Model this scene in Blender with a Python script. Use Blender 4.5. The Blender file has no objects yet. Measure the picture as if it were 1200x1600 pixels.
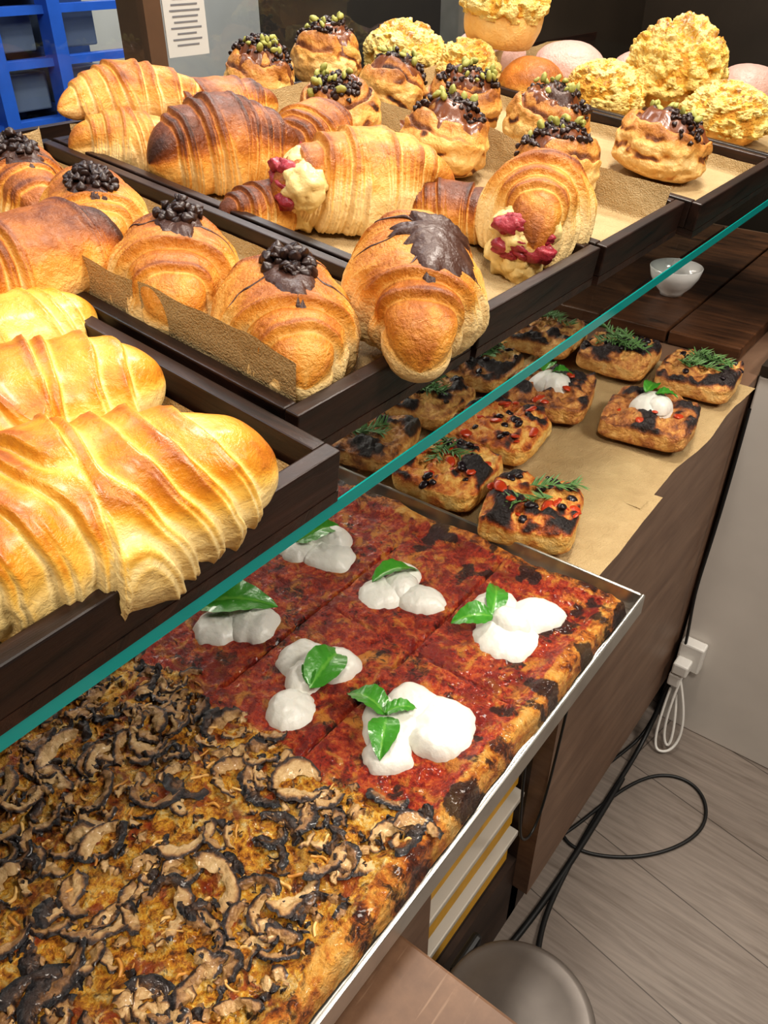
import bpy, math, random
import numpy as np
from mathutils import Matrix, Vector
from mathutils.bvhtree import BVHTree

rnd = random.Random(7)
scene = bpy.context.scene
try:
    scene.view_settings.view_transform = 'Standard'
except Exception:
    pass
for lk in ('Medium High Contrast', 'High Contrast', 'None'):
    try:
        scene.view_settings.look = lk
        break
    except Exception:
        pass

# ------------------------------------------------------------------ helpers
def vn(P, seed=0):
    P = np.asarray(P, dtype=float)
    i = np.floor(P).astype(np.int64)
    f = P - i
    u = f*f*(3-2*f)
    def h(a, b, c):
        n = (a*374761393 + b*668265263 + c*1440662683 + seed*1274126177) & 0xffffffff
        n = ((n ^ (n >> 13))*1274126177) & 0xffffffff
        n = n ^ (n >> 16)
        return n/4294967295.0
    x, y, z = i[..., 0], i[..., 1], i[..., 2]
    ux, uy, uz = u[..., 0], u[..., 1], u[..., 2]
    r = 0
    for dx in (0, 1):
        for dy in (0, 1):
            for dz in (0, 1):
                w = (ux if dx else 1-ux)*(uy if dy else 1-uy)*(uz if dz else 1-uz)
                r = r + w*h(x+dx, y+dy, z+dz)
    return r

def fbm(P, s, seed=0, o=3):
    P = np.asarray(P, dtype=float)*s
    r = 0; a = 1; t = 0
    for k in range(o):
        r = r + a*vn(P*(2.03**k)+13.7*k, seed+k); t += a; a *= .5
    return r/t

def ss(a, b, x):
    t = np.clip((x-a)/(b-a), 0, 1)
    return t*t*(3-2*t)

def link(ob, parent=None):
    bpy.context.collection.objects.link(ob)
    if parent is not None:
        ob.parent = parent
    return ob

def mesh_obj(name, V, F, mat=None, attrs=None, smooth=True, parent=None):
    me = bpy.data.meshes.new(name)
    me.from_pydata([tuple(v) for v in np.asarray(V, dtype=float).tolist()], [], [tuple(f) for f in (F.tolist() if hasattr(F, 'tolist') else F)])
    if attrs:
        for k, v in attrs.items():
            at = me.attributes.new(k, 'FLOAT', 'POINT')
            at.data.foreach_set('value', np.asarray(v, dtype=np.float32).ravel())
    if smooth:
        me.polygons.foreach_set('use_smooth', [True]*len(me.polygons))
    me.update()
    ob = bpy.data.objects.new(name, me)
    if mat: me.materials.append(mat)
    return link(ob, parent)

def grid_faces(nu, nv, closed=False, off=0):
    i = np.arange(nu-1)[:, None]
    nj = nv if closed else nv-1
    j = np.arange(nj)[None, :]
    j2 = (j+1) % nv
    a = i*nv+j; b = i*nv+j2; c = (i+1)*nv+j2; d = (i+1)*nv+j
    return np.stack([a, b, c, d], -1).reshape(-1, 4)+off

class Acc:
    def __init__(s): s.V = []; s.F = []; s.A = []; s.n = 0
    def add(s, V, F, A=None):
        V = np.asarray(V, dtype=float).reshape(-1, 3)
        s.V.append(V)
        for f in (F.tolist() if hasattr(F, 'tolist') else F):
            s.F.append(tuple(int(k)+s.n for k in f))
        s.A.append(np.zeros(len(V)) if A is None else np.asarray(A, dtype=float).ravel())
        s.n += len(V)
    def obj(s, name, mat, parent=None, attr='k', smooth=True):
        return mesh_obj(name, np.concatenate(s.V), s.F, mat, {attr: np.concatenate(s.A)}, smooth, parent)

def box_data(x0, x1, y0, y1, z0, z1):
    V = [(x, y, z) for x in (x0, x1) for y in (y0, y1) for z in (z0, z1)]
    F = [(0, 1, 3, 2), (4, 6, 7, 5), (0, 4, 5, 1), (2, 3, 7, 6), (0, 2, 6, 4), (1, 5, 7, 3)]
    return V, F

def box(name, x0, x1, y0, y1, z0, z1, mat, parent=None, bev=0):
    V, F = box_data(x0, x1, y0, y1, z0, z1)
    ob = mesh_obj(name, V, F, mat, None, False, parent)
    if bev:
        m = ob.modifiers.new('b', 'BEVEL'); m.width = bev; m.segments = 2
    return ob

def empty(name, M=None):
    e = bpy.data.objects.new(name, None); e.empty_display_size = .02
    link(e)
    if M is not None: e.matrix_world = M
    return e

def rotm(rx, ry, rz):
    return np.array((Matrix.Rotation(rz, 3, 'Z') @ Matrix.Rotation(ry, 3, 'Y') @ Matrix.Rotation(rx, 3, 'X')))

# ------------------------------------------------------------------ materials
class NT:
    def __init__(s, name):
        s.m = bpy.data.materials.new(name); s.m.use_nodes = True
        s.t = s.m.node_tree; s.b = s.t.nodes['Principled BSDF']; s.out = s.t.nodes['Material Output']
    def n(s, typ, **k):
        nd = s.t.nodes.new(typ)
        for a, v in k.items():
            if a.startswith('i_'):
                nd.inputs[a[2:].replace('_', ' ')].default_value = v
            else: setattr(nd, a, v)
        return nd
    def l(s, a, b): s.t.links.new(a, b)
    def coord(s, scale=(1, 1, 1), kind='Object', rot=(0, 0, 0)):
        tc = s.n('ShaderNodeTexCoord'); mp = s.n('ShaderNodeMapping')
        mp.inputs['Scale'].default_value = scale; mp.inputs['Rotation'].default_value = rot
        s.l(tc.outputs[kind], mp.inputs['Vector']); return mp.outputs['Vector']
    def noise(s, vec, scale, detail=4, rough=.55, dist=0):
        nd = s.n('ShaderNodeTexNoise'); nd.inputs['Scale'].default_value = scale
        nd.inputs['Detail'].default_value = detail; nd.inputs['Roughness'].default_value = rough
        nd.inputs['Distortion'].default_value = dist
        s.l(vec, nd.inputs['Vector']); return nd.outputs['Fac']
    def math(s, op, a, b=None, clamp=False):
        nd = s.n('ShaderNodeMath', operation=op); nd.use_clamp = clamp
        for i, x in enumerate((a, b)):
            if x is None: continue
            if isinstance(x, (int, float)): nd.inputs[i].default_value = x
            else: s.l(x, nd.inputs[i])
        return nd.outputs[0]
    def ramp(s, fac, stops, interp='LINEAR'):
        nd = s.n('ShaderNodeValToRGB'); cr = nd.color_ramp; cr.interpolation = interp
        while len(cr.elements) < len(stops): cr.elements.new(.5)
        for e, (p, c) in zip(cr.elements, stops):
            e.position = p; e.color = (*c, 1)
        s.l(fac, nd.inputs['Fac']); return nd.outputs['Color']
    def mix(s, fac, a, b, blend='MIX'):
        nd = s.n('ShaderNodeMix', data_type='RGBA', blend_type=blend)
        for idx, x in ((0, fac), (6, a), (7, b)):
            if isinstance(x, (int, float)): nd.inputs[idx].default_value = x
            elif isinstance(x, tuple): nd.inputs[idx].default_value = (*x, 1)
            else: s.l(x, nd.inputs[idx])
        return nd.outputs[2]
    def attr(s, name):
        nd = s.n('ShaderNodeAttribute', attribute_name=name); return nd.outputs['Fac']
    def col(s, c):
        if isinstance(c, tuple): s.b.inputs['Base Color'].default_value = (*c, 1)
        else: s.l(c, s.b.inputs['Base Color'])
    def bump(s, h, strength=.3, dist=.001):
        nd = s.n('ShaderNodeBump'); nd.inputs['Strength'].default_value = strength
        nd.inputs['Distance'].default_value = dist
        s.l(h, nd.inputs['Height']); s.l(nd.outputs['Normal'], s.b.inputs['Normal'])
    def set(s, **k):
        for a, v in k.items(): s.b.inputs[a.replace('_', ' ')].default_value = v
        return s

def simple(name, c, rough=.5, metal=0, spec=.5, bump=None, coat=0, var=0, sss=0):
    t = NT(name); t.set(Roughness=rough, Metallic=metal); t.b.inputs['Specular IOR Level'].default_value = spec
    v = t.coord()
    if var:
        n = t.noise(v, var, 4)
        t.col(t.mix(n, tuple(x*.7 for x in c), tuple(min(1, x*1.25) for x in c)))
    else: t.col(c)
    if bump: t.bump(t.noise(v, bump[0], 4), bump[1], bump[2])
    if coat: t.b.inputs['Coat Weight'].default_value = coat; t.b.inputs['Coat Roughness'].default_value = .12
    if sss:
        t.b.inputs['Subsurface Weight'].default_value = sss
        t.b.inputs['Subsurface Radius'].default_value = (.01, .006, .004)
        t.b.inputs['Subsurface Scale'].default_value = .5
    return t.m

def pastry_mat(name, stops, rough=.46, coat=.06, amp=.46, fine=.9):
    t = NT(name); v = t.coord()
    n1 = t.noise(v, 34, 6, .62)
    n2 = t.noise(v, 260, 3, .6)
    n3 = t.noise(v, 110, 4, .7, .5)
    k = t.math('ADD', t.attr('brown'), t.math('MULTIPLY', t.math('SUBTRACT', n1, .5), amp))
    k = t.math('ADD', k, t.math('MULTIPLY', t.math('SUBTRACT', n3, .5), .24))
    c = t.ramp(k, stops)
    sp = t.ramp(n3, [(.64, (0, 0, 0)), (.72, (.35, .35, .35))])
    c = t.mix(sp, c, (.42, .16, .04))
    t.col(c)
    t.l(t.ramp(n1, [(.3, (rough-.08,)*3), (.7, (rough+.18,)*3)]), t.b.inputs['Roughness'])
    t.b.inputs['Coat Weight'].default_value = coat; t.b.inputs['Coat Roughness'].default_value = .22
    t.bump(t.math('ADD', n2, t.math('MULTIPLY', n3, 2.0)), fine, .0014)
    return t.m

M_pastry = pastry_mat('croissant_crust', [(0, (.90, .66, .32)), (.25, (.81, .46, .13)), (.43, (.66, .28, .042)), (.61, (.40, .125, .016)), (.81, (.16, .040, .009)), (1, (.05, .015, .007))])
M_brioche = pastry_mat('brioche_crust', [(0, (.90, .68, .31)), (.30, (.84, .50, .10)), (.50, (.70, .29, .025)), (.74, (.40, .11, .010)), (1, (.14, .03, .006))], rough=.36, coat=.25, fine=.5)
M_roll = pastry_mat('roll_dough', [(0, (.86, .60, .26)), (.26, (.76, .41, .11)), (.46, (.52, .21, .04)), (.64, (.22, .07, .016)), (.8, (.06, .02, .01)), (1, (.03, .011, .008))])
M_fruit = pastry_mat('bun_crust', [(0, (.90, .64, .28)), (.35, (.80, .42, .09)), (.6, (.52, .18, .028)), (1, (.15, .04, .01))])
M_pink = pastry_mat('glazed_bun_pale', [(0, (.74, .54, .48)), (1, (.58, .32, .26))], rough=.4)
M_choc = simple('dark_chocolate', (.055, .020, .011), .46, spec=.5, bump=(120, .8, .003), coat=.06)
M_glaze = simple('chocolate_hazelnut_glaze', (.17, .052, .016), .36, spec=.5, bump=(120, .5, .002), coat=.25, var=80)
M_chip = simple('chocolate_chip', (.030, .014, .011), .42, coat=.05)
M_pist = simple('pistachio', (.34, .33, .08), .55, var=300, bump=(300, .4, .001))
M_mozz = simple('mozzarella', (.73, .71, .64), .42, bump=(90, .45, .003), sss=.08, coat=.06)
M_cream = simple('pastry_cream', (.80, .60, .26), .5, bump=(120, .6, .003), coat=.1, var=60)
M_rasp = simple('raspberry_filling', (.34, .03, .045), .4, bump=(300, .7, .002), coat=.2, var=90)
M_olive = simple('black_olive', (.02, .012, .015), .3)
M_tom = simple('roast_tomato', (.50, .055, .014), .35, var=120, bump=(150, .5, .002), coat=.3)
M_rose = simple('rosemary_leaf', (.13, .26, .08), .5, var=150)

def crumble_mat():
    t = NT('streusel_crumble'); v = t.coord()
    n1 = t.noise(v, 60, 5, .65); n2 = t.noise(v, 350, 3)
    k = t.math('ADD', t.attr('brown'), t.math('MULTIPLY', t.math('SUBTRACT', n1, .5), .7))
    c = t.ramp(k, [(0, (.92, .70, .26)), (.28, (.90, .56, .10)), (.5, (.74, .32, .04)), (1, (.28, .085, .015))])
    sug = t.math('MULTIPLY', t.attr('sugar'), t.ramp(t.noise(v, 120, 4, .7), [(.50, (0, 0, 0)), (.66, (.75, .75, .75))]), True)
    t.col(t.mix(sug, c, (.88, .81, .70))); t.set(Roughness=.7)
    t.bump(t.math('ADD', n2, t.math('MULTIPLY', n1, 2.)), 1.0, .005)
    return t.m
M_crumble = crumble_mat()

def basil_mat():
    t = NT('basil_leaf_green'); v = t.coord()
    c = t.ramp(t.attr('k'), [(0, (.22, .45, .08)), (.12, (.04, .21, .02)), (1, (.03, .16, .015))])
    n = t.noise(v, 120, 3)
    t.col(t.mix(n, c, (.09, .34, .04))); t.set(Roughness=.3); t.b.inputs['Coat Weight'].default_value = .3
    t.bump(t.noise(v, 220, 3), .4, .0015)
    return t.m
M_basil = basil_mat()

def pizza_mat():
    t = NT('pizza_surface'); v = t.coord()
    nA = t.noise(v, 22, 6, .6, .4); nB = t.noise(v, 75, 7, .68, .4); nC = t.noise(v, 260, 5, .65); nD = t.noise(v, 48, 6, .62, .8)
    nE = t.noise(v, 120, 6, .68, 1.0); nF = t.noise(v, 34, 5, .6, 1.5)
    # tomato
    tk = t.math('ADD', nB, t.math('MULTIPLY', t.math('SUBTRACT', nC, .5), .6))
    tom = t.ramp(tk, [(.28, (.05, .008, .006)), (.40, (.27, .018, .011)), (.52, (.50, .055, .020)), (.64, (.66, .16, .04)), (.76, (.78, .36, .10))])
    tom = t.mix(t.ramp(nD, [(.52, (0, 0, 0)), (.62, (.85, .85, .85))]), tom, (.68, .29, .05))
    tom = t.mix(t.ramp(nF, [(.51, (0, 0, 0)), (.59, (.7, .7, .7))]), tom, (.19, .014, .012))
    tom = t.mix(t.ramp(nE, [(.59, (0, 0, 0)), (.67, (.85, .85, .85))]), tom, (.03, .012, .010))
    # cheesy
    ck = t.math('ADD', nB, t.math('MULTIPLY', t.math('SUBTRACT', nC, .5), .5))
    che = t.ramp(ck, [(.28, (.022, .012, .008)), (.37, (.24, .07, .014)), (.45, (.62, .24, .03)), (.54, (.86, .47, .06)), (.68, (.92, .71, .34))])
    che = t.mix(t.ramp(nD, [(.54, (0, 0, 0)), (.62, (.85, .85, .85))]), che, (.34, .05, .016))
    che = t.mix(t.ramp(nE, [(.56, (0, 0, 0)), (.65, (.8, .8, .8))]), che, (.10, .045, .022))
    che = t.mix(t.ramp(nA, [(.53, (0, 0, 0)), (.62, (.4, .4, .4))]), che, (.18, .075, .03))
    m = t.math('ADD', t.attr('mush'), t.math('MULTIPLY', t.math('SUBTRACT', nB, .5), .8), True)
    m = t.ramp(m, [(.42, (0, 0, 0)), (.58, (1, 1, 1))])
    c = t.mix(m, tom, che)
    # crust
    cru = t.ramp(t.math('ADD', nA, t.math('MULTIPLY', t.math('SUBTRACT', nB, .5), .8)), [(.25, (.90, .60, .22)), (.45, (.82, .40, .08)), (.56, (.56, .17, .025)), (.65, (.14, .032, .013)), (.75, (.03, .012, .008))])
    e = t.math('ADD', t.attr('crust'), t.math('MULTIPLY', t.math('SUBTRACT', nD, .5), 1.3), True)
    e = t.ramp(e, [(.42, (0, 0, 0)), (.58, (1, 1, 1))])
    c = t.mix(e, c, cru)
    # char
    ch = t.math('ADD', t.attr('char'), t.math('MULTIPLY', t.math('SUBTRACT', nE, .5), 1.2), True)
    c = t.mix(t.ramp(ch, [(.60, (0, 0, 0)), (.80, (.92, .92, .92))]), c, (.025, .012, .01))
    t.col(c)
    t.l(t.ramp(nE, [(.3, (.22,)*3), (.7, (.58,)*3)]), t.b.inputs['Roughness'])
    t.b.inputs['Coat Weight'].default_value = .12
    t.bump(t.math('ADD', t.math('MULTIPLY', nB, 2.), nC), 1.0, .005)
    return t.m
M_pizza = pizza_mat()

def mush_mat():
    t = NT('roasted_mushroom'); v = t.coord()
    n = t.noise(v, 180, 5, .65)
    k = t.math('ADD', t.attr('k'), t.math('MULTIPLY', t.math('SUBTRACT', n, .5), .7))
    t.col(t.ramp(k, [(0, (.64, .44, .22)), (.26, (.46, .27, .11)), (.46, (.24, .12, .05)), (.64, (.045, .027, .021)), (1, (.010, .009, .011))]))
    t.set(Roughness=.36); t.b.inputs['Coat Weight'].default_value = .2
    t.bump(n, .9, .003)
    return t.m
M_mush = mush_mat()

def focaccia_mat(name, stops):
    t = NT(name); v = t.coord()
    n1 = t.noise(v, 45, 6, .65, .3); n2 = t.noise(v, 200, 4); n3 = t.noise(v, 90, 5, .7, .8)
    k = t.math('ADD', t.attr('brown'), t.math('MULTIPLY', t.math('SUBTRACT', n1, .5), .9))
    k = t.math('ADD', k, t.math('MULTIPLY', t.math('SUBTRACT', n3, .5), .6))
    t.col(t.ramp(k, stops)); t.set(Roughness=.48)
    t.bump(t.math('ADD', n2, t.math('MULTIPLY', n1, 2.)), .9, .004)
    return t.m
M_foc = focaccia_mat('focaccia_crust', [(0, (.88, .62, .27)), (.24, (.74, .40, .12)), (.44, (.42, .155, .042)), (.61, (.13, .045, .024)), (.80, (.025, .016, .015))])
M_foct = focaccia_mat('focaccia_tomato_crust', [(0, (.90, .65, .28)), (.24, (.80, .46, .12)), (.40, (.60, .19, .035)), (.53, (.30, .065, .02)), (.68, (.07, .026, .016)), (.85, (.018, .012, .011))])

def wood_mat(name, c1, c2, scale=(6, 60, 60), rough=.5, bump=.4, coat=0):
    t = NT(name); v = t.coord(scale)
    n = t.noise(v, 1.0, 6, .65, 1.0); v2 = t.coord(); n2 = t.noise(v2, 9, 4)
    k = t.math('ADD', n, t.math('MULTIPLY', t.math('SUBTRACT', n2, .5), .5))
    t.col(t.ramp(k, [(.3, c1), (.7, c2)])); t.set(Roughness=rough)
    t.b.inputs['Coat Weight'].default_value = coat
    t.bump(n, bump, .002); return t.m
M_tray = wood_mat('dark_tray_wood', (.004, .002, .0015), (.036, .014, .008), (60, 7, 60), .42)
M_tray2 = wood_mat('dark_tray_wood_side', (.004, .002, .0015), (.040, .016, .009), (7, 60, 60), .42)
M_board = wood_mat('serving_board_wood', (.02, .009, .005), (.14, .06, .026), (5, 45, 45), .4)
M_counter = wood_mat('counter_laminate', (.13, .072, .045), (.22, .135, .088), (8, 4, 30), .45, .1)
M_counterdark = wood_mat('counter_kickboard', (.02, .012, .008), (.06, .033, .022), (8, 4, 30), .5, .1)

def paper_mat(name, c1, c2):
    t = NT(name); v = t.coord()
    n = t.noise(v, 30, 4); n2 = t.noise(v, 600, 2)
    t.col(t.mix(n, c1, c2)); t.set(Roughness=.62)
    t.bump(t.math('ADD', t.math('MULTIPLY', n, 3.), n2), .6, .005); return t.m
M_paper = paper_mat('kraft_paper', (.38, .26, .12), (.57, .42, .22))
M_wpaper = paper_mat('white_parchment', (.62, .55, .44), (.78, .72, .62))

def copper_mat():
    t = NT('worn_bronze_countertop'); v = t.coord()
    n = t.noise(v, 12, 6, .7); sc = t.noise(t.coord((300, 12, 12), rot=(0, 0, .5)), 1, 3)
    c = t.ramp(n, [(.3, (.085, .042, .022)), (.6, (.16, .085, .046)), (.75, (.25, .14, .08))])
    c = t.mix(t.ramp(sc, [(.62, (0, 0, 0)), (.7, (.5, .5, .5))]), c, (.30, .19, .12))
    t.col(c); t.set(Roughness=.5, Metallic=.0); t.bump(n, .15, .001); return t.m
M_copper = copper_mat()
M_steel = simple('tray_steel', (.55, .53, .49), .3, metal=.9, var=30)
M_white = simple('white_panel', (.66, .62, .57), .45, var=3)
M_plastic = simple('white_plastic', (.70, .68, .64), .35)
M_black = simple('black_rubber', (.012, .012, .012), .45)
M_ceramic = simple('white_ceramic', (.86, .84, .80), .15, coat=.5)
M_wall = simple('warm_plaster', (.40, .38, .34), .8, var=2)
M_ceil = simple('ceiling_paint', (.55, .52, .48), .8)
M_darkwall = simple('dark_brown_wall', (.030, .022, .015), .45, var=9)
M_yellow = simple('yellow_crates', (.66, .36, .03), .5, var=40)
M_blue = simple('blue_painted_metal', (.03, .12, .50), .35, var=14)
M_grey = simple('grey_glazing', (.18, .22, .29), .3, var=8)
M_postbrown = simple('brown_window_post', (.10, .055, .03), .5, var=20)

def floor_mat():
    t = NT('grey_oak_laminate')
    v = t.coord((1, 1, 1), rot=(0, 0, math.radians(10)))
    br = t.n('ShaderNodeTexBrick'); br.offset = .37
    br.inputs['Scale'].default_value = 1.0; br.inputs['Brick Width'].default_value = 1.25; br.inputs['Row Height'].default_value = .19
    br.inputs['Mortar Size'].default_value = .0012; br.inputs['Bias'].default_value = 0
    br.inputs['Color1'].default_value = (.180, .150, .128, 1); br.inputs['Color2'].default_value = (.215, .182, .156, 1); br.inputs['Mortar'].default_value = (.08, .065, .055, 1)
    t.l(v, br.inputs['Vector'])
    g = t.noise(t.coord((2.2, 18, 10), rot=(0, 0, math.radians(10))), 1.6, 7, .65, 1.6)
    g2 = t.noise(t.coord((6, 130, 10), rot=(0, 0, math.radians(10))), 1.0, 4, .6)
    gr = t.ramp(g, [(.3, (.76, .73, .71)), (.5, (1, 1, 1)), (.7, (1.1, 1.09, 1.08))])
    c = t.mix(1.0, br.outputs['Color'], gr, 'MULTIPLY')
    c = t.mix(1.0, c, t.ramp(g2, [(.3, (.80, .78, .77)), (.6, (1.06, 1.06, 1.06))]), 'MULTIPLY')
    t.col(c); t.set(Roughness=.5); t.bump(g, .1, .002); return t.m
M_floor = floor_mat()

def glass_mat(name, tint=(.95, .985, .98), ior=1.45, glossc=(1, 1, 1)):
    # thin architectural glass: Fresnel reflection on the outer face only
    t = NT(name); t.t.nodes.remove(t.b)
    tr = t.n('ShaderNodeBsdfTransparent'); tr.inputs['Color'].default_value = (*tint, 1)
    gl = t.n('ShaderNodeBsdfGlossy'); gl.inputs['Roughness'].default_value = .02; gl.inputs['Color'].default_value = (*glossc, 1)
    fr = t.n('ShaderNodeFresnel'); fr.inputs['IOR'].default_value = ior
    ge = t.n('ShaderNodeNewGeometry')
    fac = t.math('MULTIPLY', fr.outputs[0], t.math('SUBTRACT', 1.0, ge.outputs['Backfacing']))
    mx = t.n('ShaderNodeMixShader'); t.l(fac, mx.inputs[0]); t.l(tr.outputs[0], mx.inputs[1]); t.l(gl.outputs[0], mx.inputs[2])
    t.l(mx.outputs[0], t.out.inputs['Surface']); return t.m
M_glass = glass_mat('shelf_glass', ior=1.4)
M_wglass = glass_mat('window_glass', (.95, .97, .97))
t = NT('glass_edge_teal_glow'); t.col((.0, .20, .18)); t.set(Roughness=.12); t.b.inputs['Emission Color'].default_value = (0, .32, .29, 1); t.b.inputs['Emission Strength'].default_value = .15  # faint emission painted into the glass edge to brighten it, no lamp there
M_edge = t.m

# ------------------------------------------------------------------ camera
cam = bpy.data.cameras.new('camera'); cam.sensor_fit = 'HORIZONTAL'; cam.sensor_width = 36; cam.lens = 36*1265/1200
co = bpy.data.objects.new('camera', cam); link(co)
co.location = (0, 0, 1.45); co.rotation_euler = (math.radians(54.6), 0, math.radians(37.5)); cam.clip_start = .02
scene.camera = co

# ------------------------------------------------------------------ room
box('floor', -2.6, 2.6, -2.3, 2.6, -.05, 0, M_floor)
box('ceiling', -2.6, 2.6, -2.3, 2.6, 2.7, 2.75, M_ceil)
box('wall_left', -2.65, -2.6, -2.3, 2.6, 0, 2.7, M_wall)
box('wall_right', 2.6, 2.65, -2.3, 2.6, 0, 2.7, M_wall)
box('wall_front', -2.6, 2.6, -2.35, -2.3, 0, 2.7, M_wall)
box('wall_back', -2.6, 2.6, 2.6, 2.65, 0, 2.7, M_darkwall)
# display window beside the shelf
win = empty('window_1')
box('sill_wall', -1.12, -1.06, -2.3, 2.6, 0, 1.19, M_darkwall, win)
box('pane', -1.075, -1.067, -2.3, 1.66, 1.19, 2.3, M_wglass, win)
box('mullion', -1.12, -1.06, .838, .868, 1.19, 2.3, M_postbrown, win)
box('jamb', -1.12, -1.06, 1.655, 1.675, 1.19, 2.3, M_steel, win)
box('jamb_panel', -1.12, -1.06, 1.675, 2.6, 1.19, 2.7, M_darkwall, win)
box('lintel', -1.12, -1.06, -2.3, 2.6, 2.3, 2.7, M_darkwall, win)
# notice on the window
po = empty('paper_notice')
box('sheet', -1.065, -1.0635, .874, .952, 1.306, 1.50, simple('notice_paper', (.50, .49, .46), .7), po)
a = Acc()
for i in range(24):
    z = 1.485-i*.0072; w = rnd.uniform(.035, .058)
    V, F = box_data(-1.0634, -1.0630, .913-w/2, .913+w/2, z, z+.0022); a.add(V, F)
a.obj('print_lines', simple('notice_ink', (.16, .16, .17), .7), po, smooth=False)

# street-side backdrop: blue shop frame & grey wall
bs = empty('blue_shop_shelving')
for y in (.95, 1.13, 1.30, 1.57): box('post', -2.05, -2.0, y, y+.035, 0, 2.2, M_blue, bs)
for z in (.93, 1.06, 1.19, 1.30, 1.42, 1.6, 2.15): box('rail', -2.06, -2.02, .95, 1.6, z, z+.018, M_blue, bs)
for i, (y, z) in enumerate([(1.0, .96), (1.18, .97), (1.36, .96), (1.0, 1.09), (1.19, 1.09), (1.36, 1.09), (1.0, 1.22), (1.18, 1.22), (1.36, 1.22), (1.19, 1.33), (1.36, 1.33)]):
    box('glazed_box', -2.3, -2.08, y, y+.12, z, z+.085, M_grey, bs, .004)
box('back_panel', -2.36, -2.32, .9, 1.62, 0, 2.2, simple('navy_panel', (.02, .05, .16), .6), bs)
box('plinth', -2.36, -2.0, .9, 1.62, 0, .3, M_blue, bs)

# ------------------------------------------------------------------ counter
ct = empty('serving_counter')
box('top', -1.05, -.257, .268, 2.2, .825, .85, M_counter, ct, .002)
box('near_top', -1.05, .35, -1.2, .264, .79, .82, M_copper, ct, .003)
box('near_body', -1.05, .33, -1.2, .25, 0, .79, M_counter, ct)
box('front_left', -.29, -.262, .268, .43, .03, .825, M_counter, ct)
box('front_right', -.29, -.262, .74, 2.2, .12, .825, M_counter, ct)
box('front_rail', -.29, -.262, .43, .74, .64, .825, M_counter, ct)
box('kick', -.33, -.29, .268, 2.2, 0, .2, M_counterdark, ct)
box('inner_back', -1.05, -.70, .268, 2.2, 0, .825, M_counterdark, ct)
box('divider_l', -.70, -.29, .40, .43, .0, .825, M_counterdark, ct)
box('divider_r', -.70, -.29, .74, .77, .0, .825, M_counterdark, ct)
cr = ct
M_rim = simple('crate_rim', (.50, .46, .4), .4)
for i in range(4):
    z = .21+i*.1
    box('crate', -.63, -.300, .445, .725, z, z+.07, M_yellow, cr, .004)
    box('crate_rim', -.64, -.290, .44, .73, z+.07, z+.082, M_rim, cr, .002)
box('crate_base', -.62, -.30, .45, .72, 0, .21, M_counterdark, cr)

# white cabinet at the end
wc = empty('white_cabinet')
box('body', -.255, 1.6, 1.365, 1.95, 0, .85, M_white, wc, .003)
box('top_cap', -.255, 1.6, 1.362, 1.95, .852, .87, M_darkwall, wc)
box('column', -.22, 1.6, 1.5, 1.95, .87, 1.6, M_darkwall, wc)

# ------------------------------------------------------------------ glass shelf (slightly raked)
TAN = .12; TILT = math.atan(TAN)
def zs(x, off=0): return 1.14+off-TAN*(x+.30)
def shelfM(x, y, off=0, yaw=0, rx=0, ry=0):
    return Matrix.Translation((x, y, zs(x, off))) @ Matrix.Rotation(TILT, 4, 'Y') @ Matrix.Rotation(yaw, 4, 'Z') @ Matrix.Rotation(ry, 4, 'Y') @ Matrix.Rotation(rx, 4, 'X')
gs = empty('glass_shelf', shelfM(-.30, 0))
box('pane', -.765, 0, -1.1, 2.3, -.011, 0, M_glass, gs)
box('polished_edge', 0, .0012, -1.1, 2.3, -.0112, .0002, M_edge, gs)
box('back_rail', -.775, -.765, -1.1, 2.3, -.02, .015, M_tray, gs)

# ------------------------------------------------------------------ trays
def sheet(name, x0, x1, y0, y1, mat, parent, z=.0, rises=(.04, .01, .04, .04), seed=0, n=70, wob=.004):
    X = np.linspace(x0-rises[0], x1+rises[1], n); Y = np.linspace(y0-rises[2], y1+rises[3], n)
    X, Y = np.meshgrid(X, Y, indexing='ij')
    P = np.stack([X, Y, X*0], -1)
    dxl = np.clip(x0-X, 0, None); dxr = np.clip(X-x1, 0, None); dyl = np.clip(y0-Y, 0, None); dyr = np.clip(Y-y1, 0, None)
    fx = .12; fy = .02
    Xn = np.clip(X, x0, x1)-dxl*fx+dxr*fx
    Yn = np.clip(Y, y0, y1)-dyl*fy+dyr*fx
    d = np.maximum(np.maximum(dxl, dxr), np.maximum(dyl, dyr))
    nz = fbm(P, 14, seed)-.5
    Z = z+d*(.95+.3*nz)+np.clip(nz, 0, 1)*wob
    Xn = Xn+(fbm(P, 20, seed+5)-.5)*.002; Yn = Yn+(fbm(P, 20, seed+9)-.5)*.002
    return mesh_obj(name, np.stack([Xn, Yn, Z], -1).reshape(-1, 3), grid_faces(n, n), mat, None, True, parent)

def tray(y0, y1, xf, seed, depth=.60, h=.042, rises=(.05, .008, .03, .03)):
    yc = (y0+y1)/2; w = (y1-y0)/2-.001
    e = empty('wooden_tray', shelfM(xf, yc, .0005))
    T = .013
    box('bottom', -depth, 0, -w, w, 0, .009, M_tray2, e)
    box('front', -T, 0, -w, w, .009, h, M_tray, e, .0015)
    box('back', -depth, -depth+T, -w, w, .009, h, M_tray, e, .0015)
    box('side_a', -depth+T, -T, -w, -w+T, .009, h, M_tray2, e, .0015)
    box('side_b', -depth+T, -T, w-T, w, .009, h, M_tray2, e, .0015)
    sheet('paper_liner', -depth+T+.006, -T-.006, -w+T+.005, w-T-.005, M_paper, e, .0105, rises, seed=seed)
    return e
tray(-.11, .338, -.298, 1, rises=(.04, .006, .02, .012))
t2 = tray(.345, .572, -.343, 2, rises=(.05, .008, .060, .02))
tray(.575, .808, -.340, 3, rises=(.05, .008, .02, .02))
tray(.812, 1.036, -.336, 4, rises=(.05, .008, .02, .05))
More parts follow.
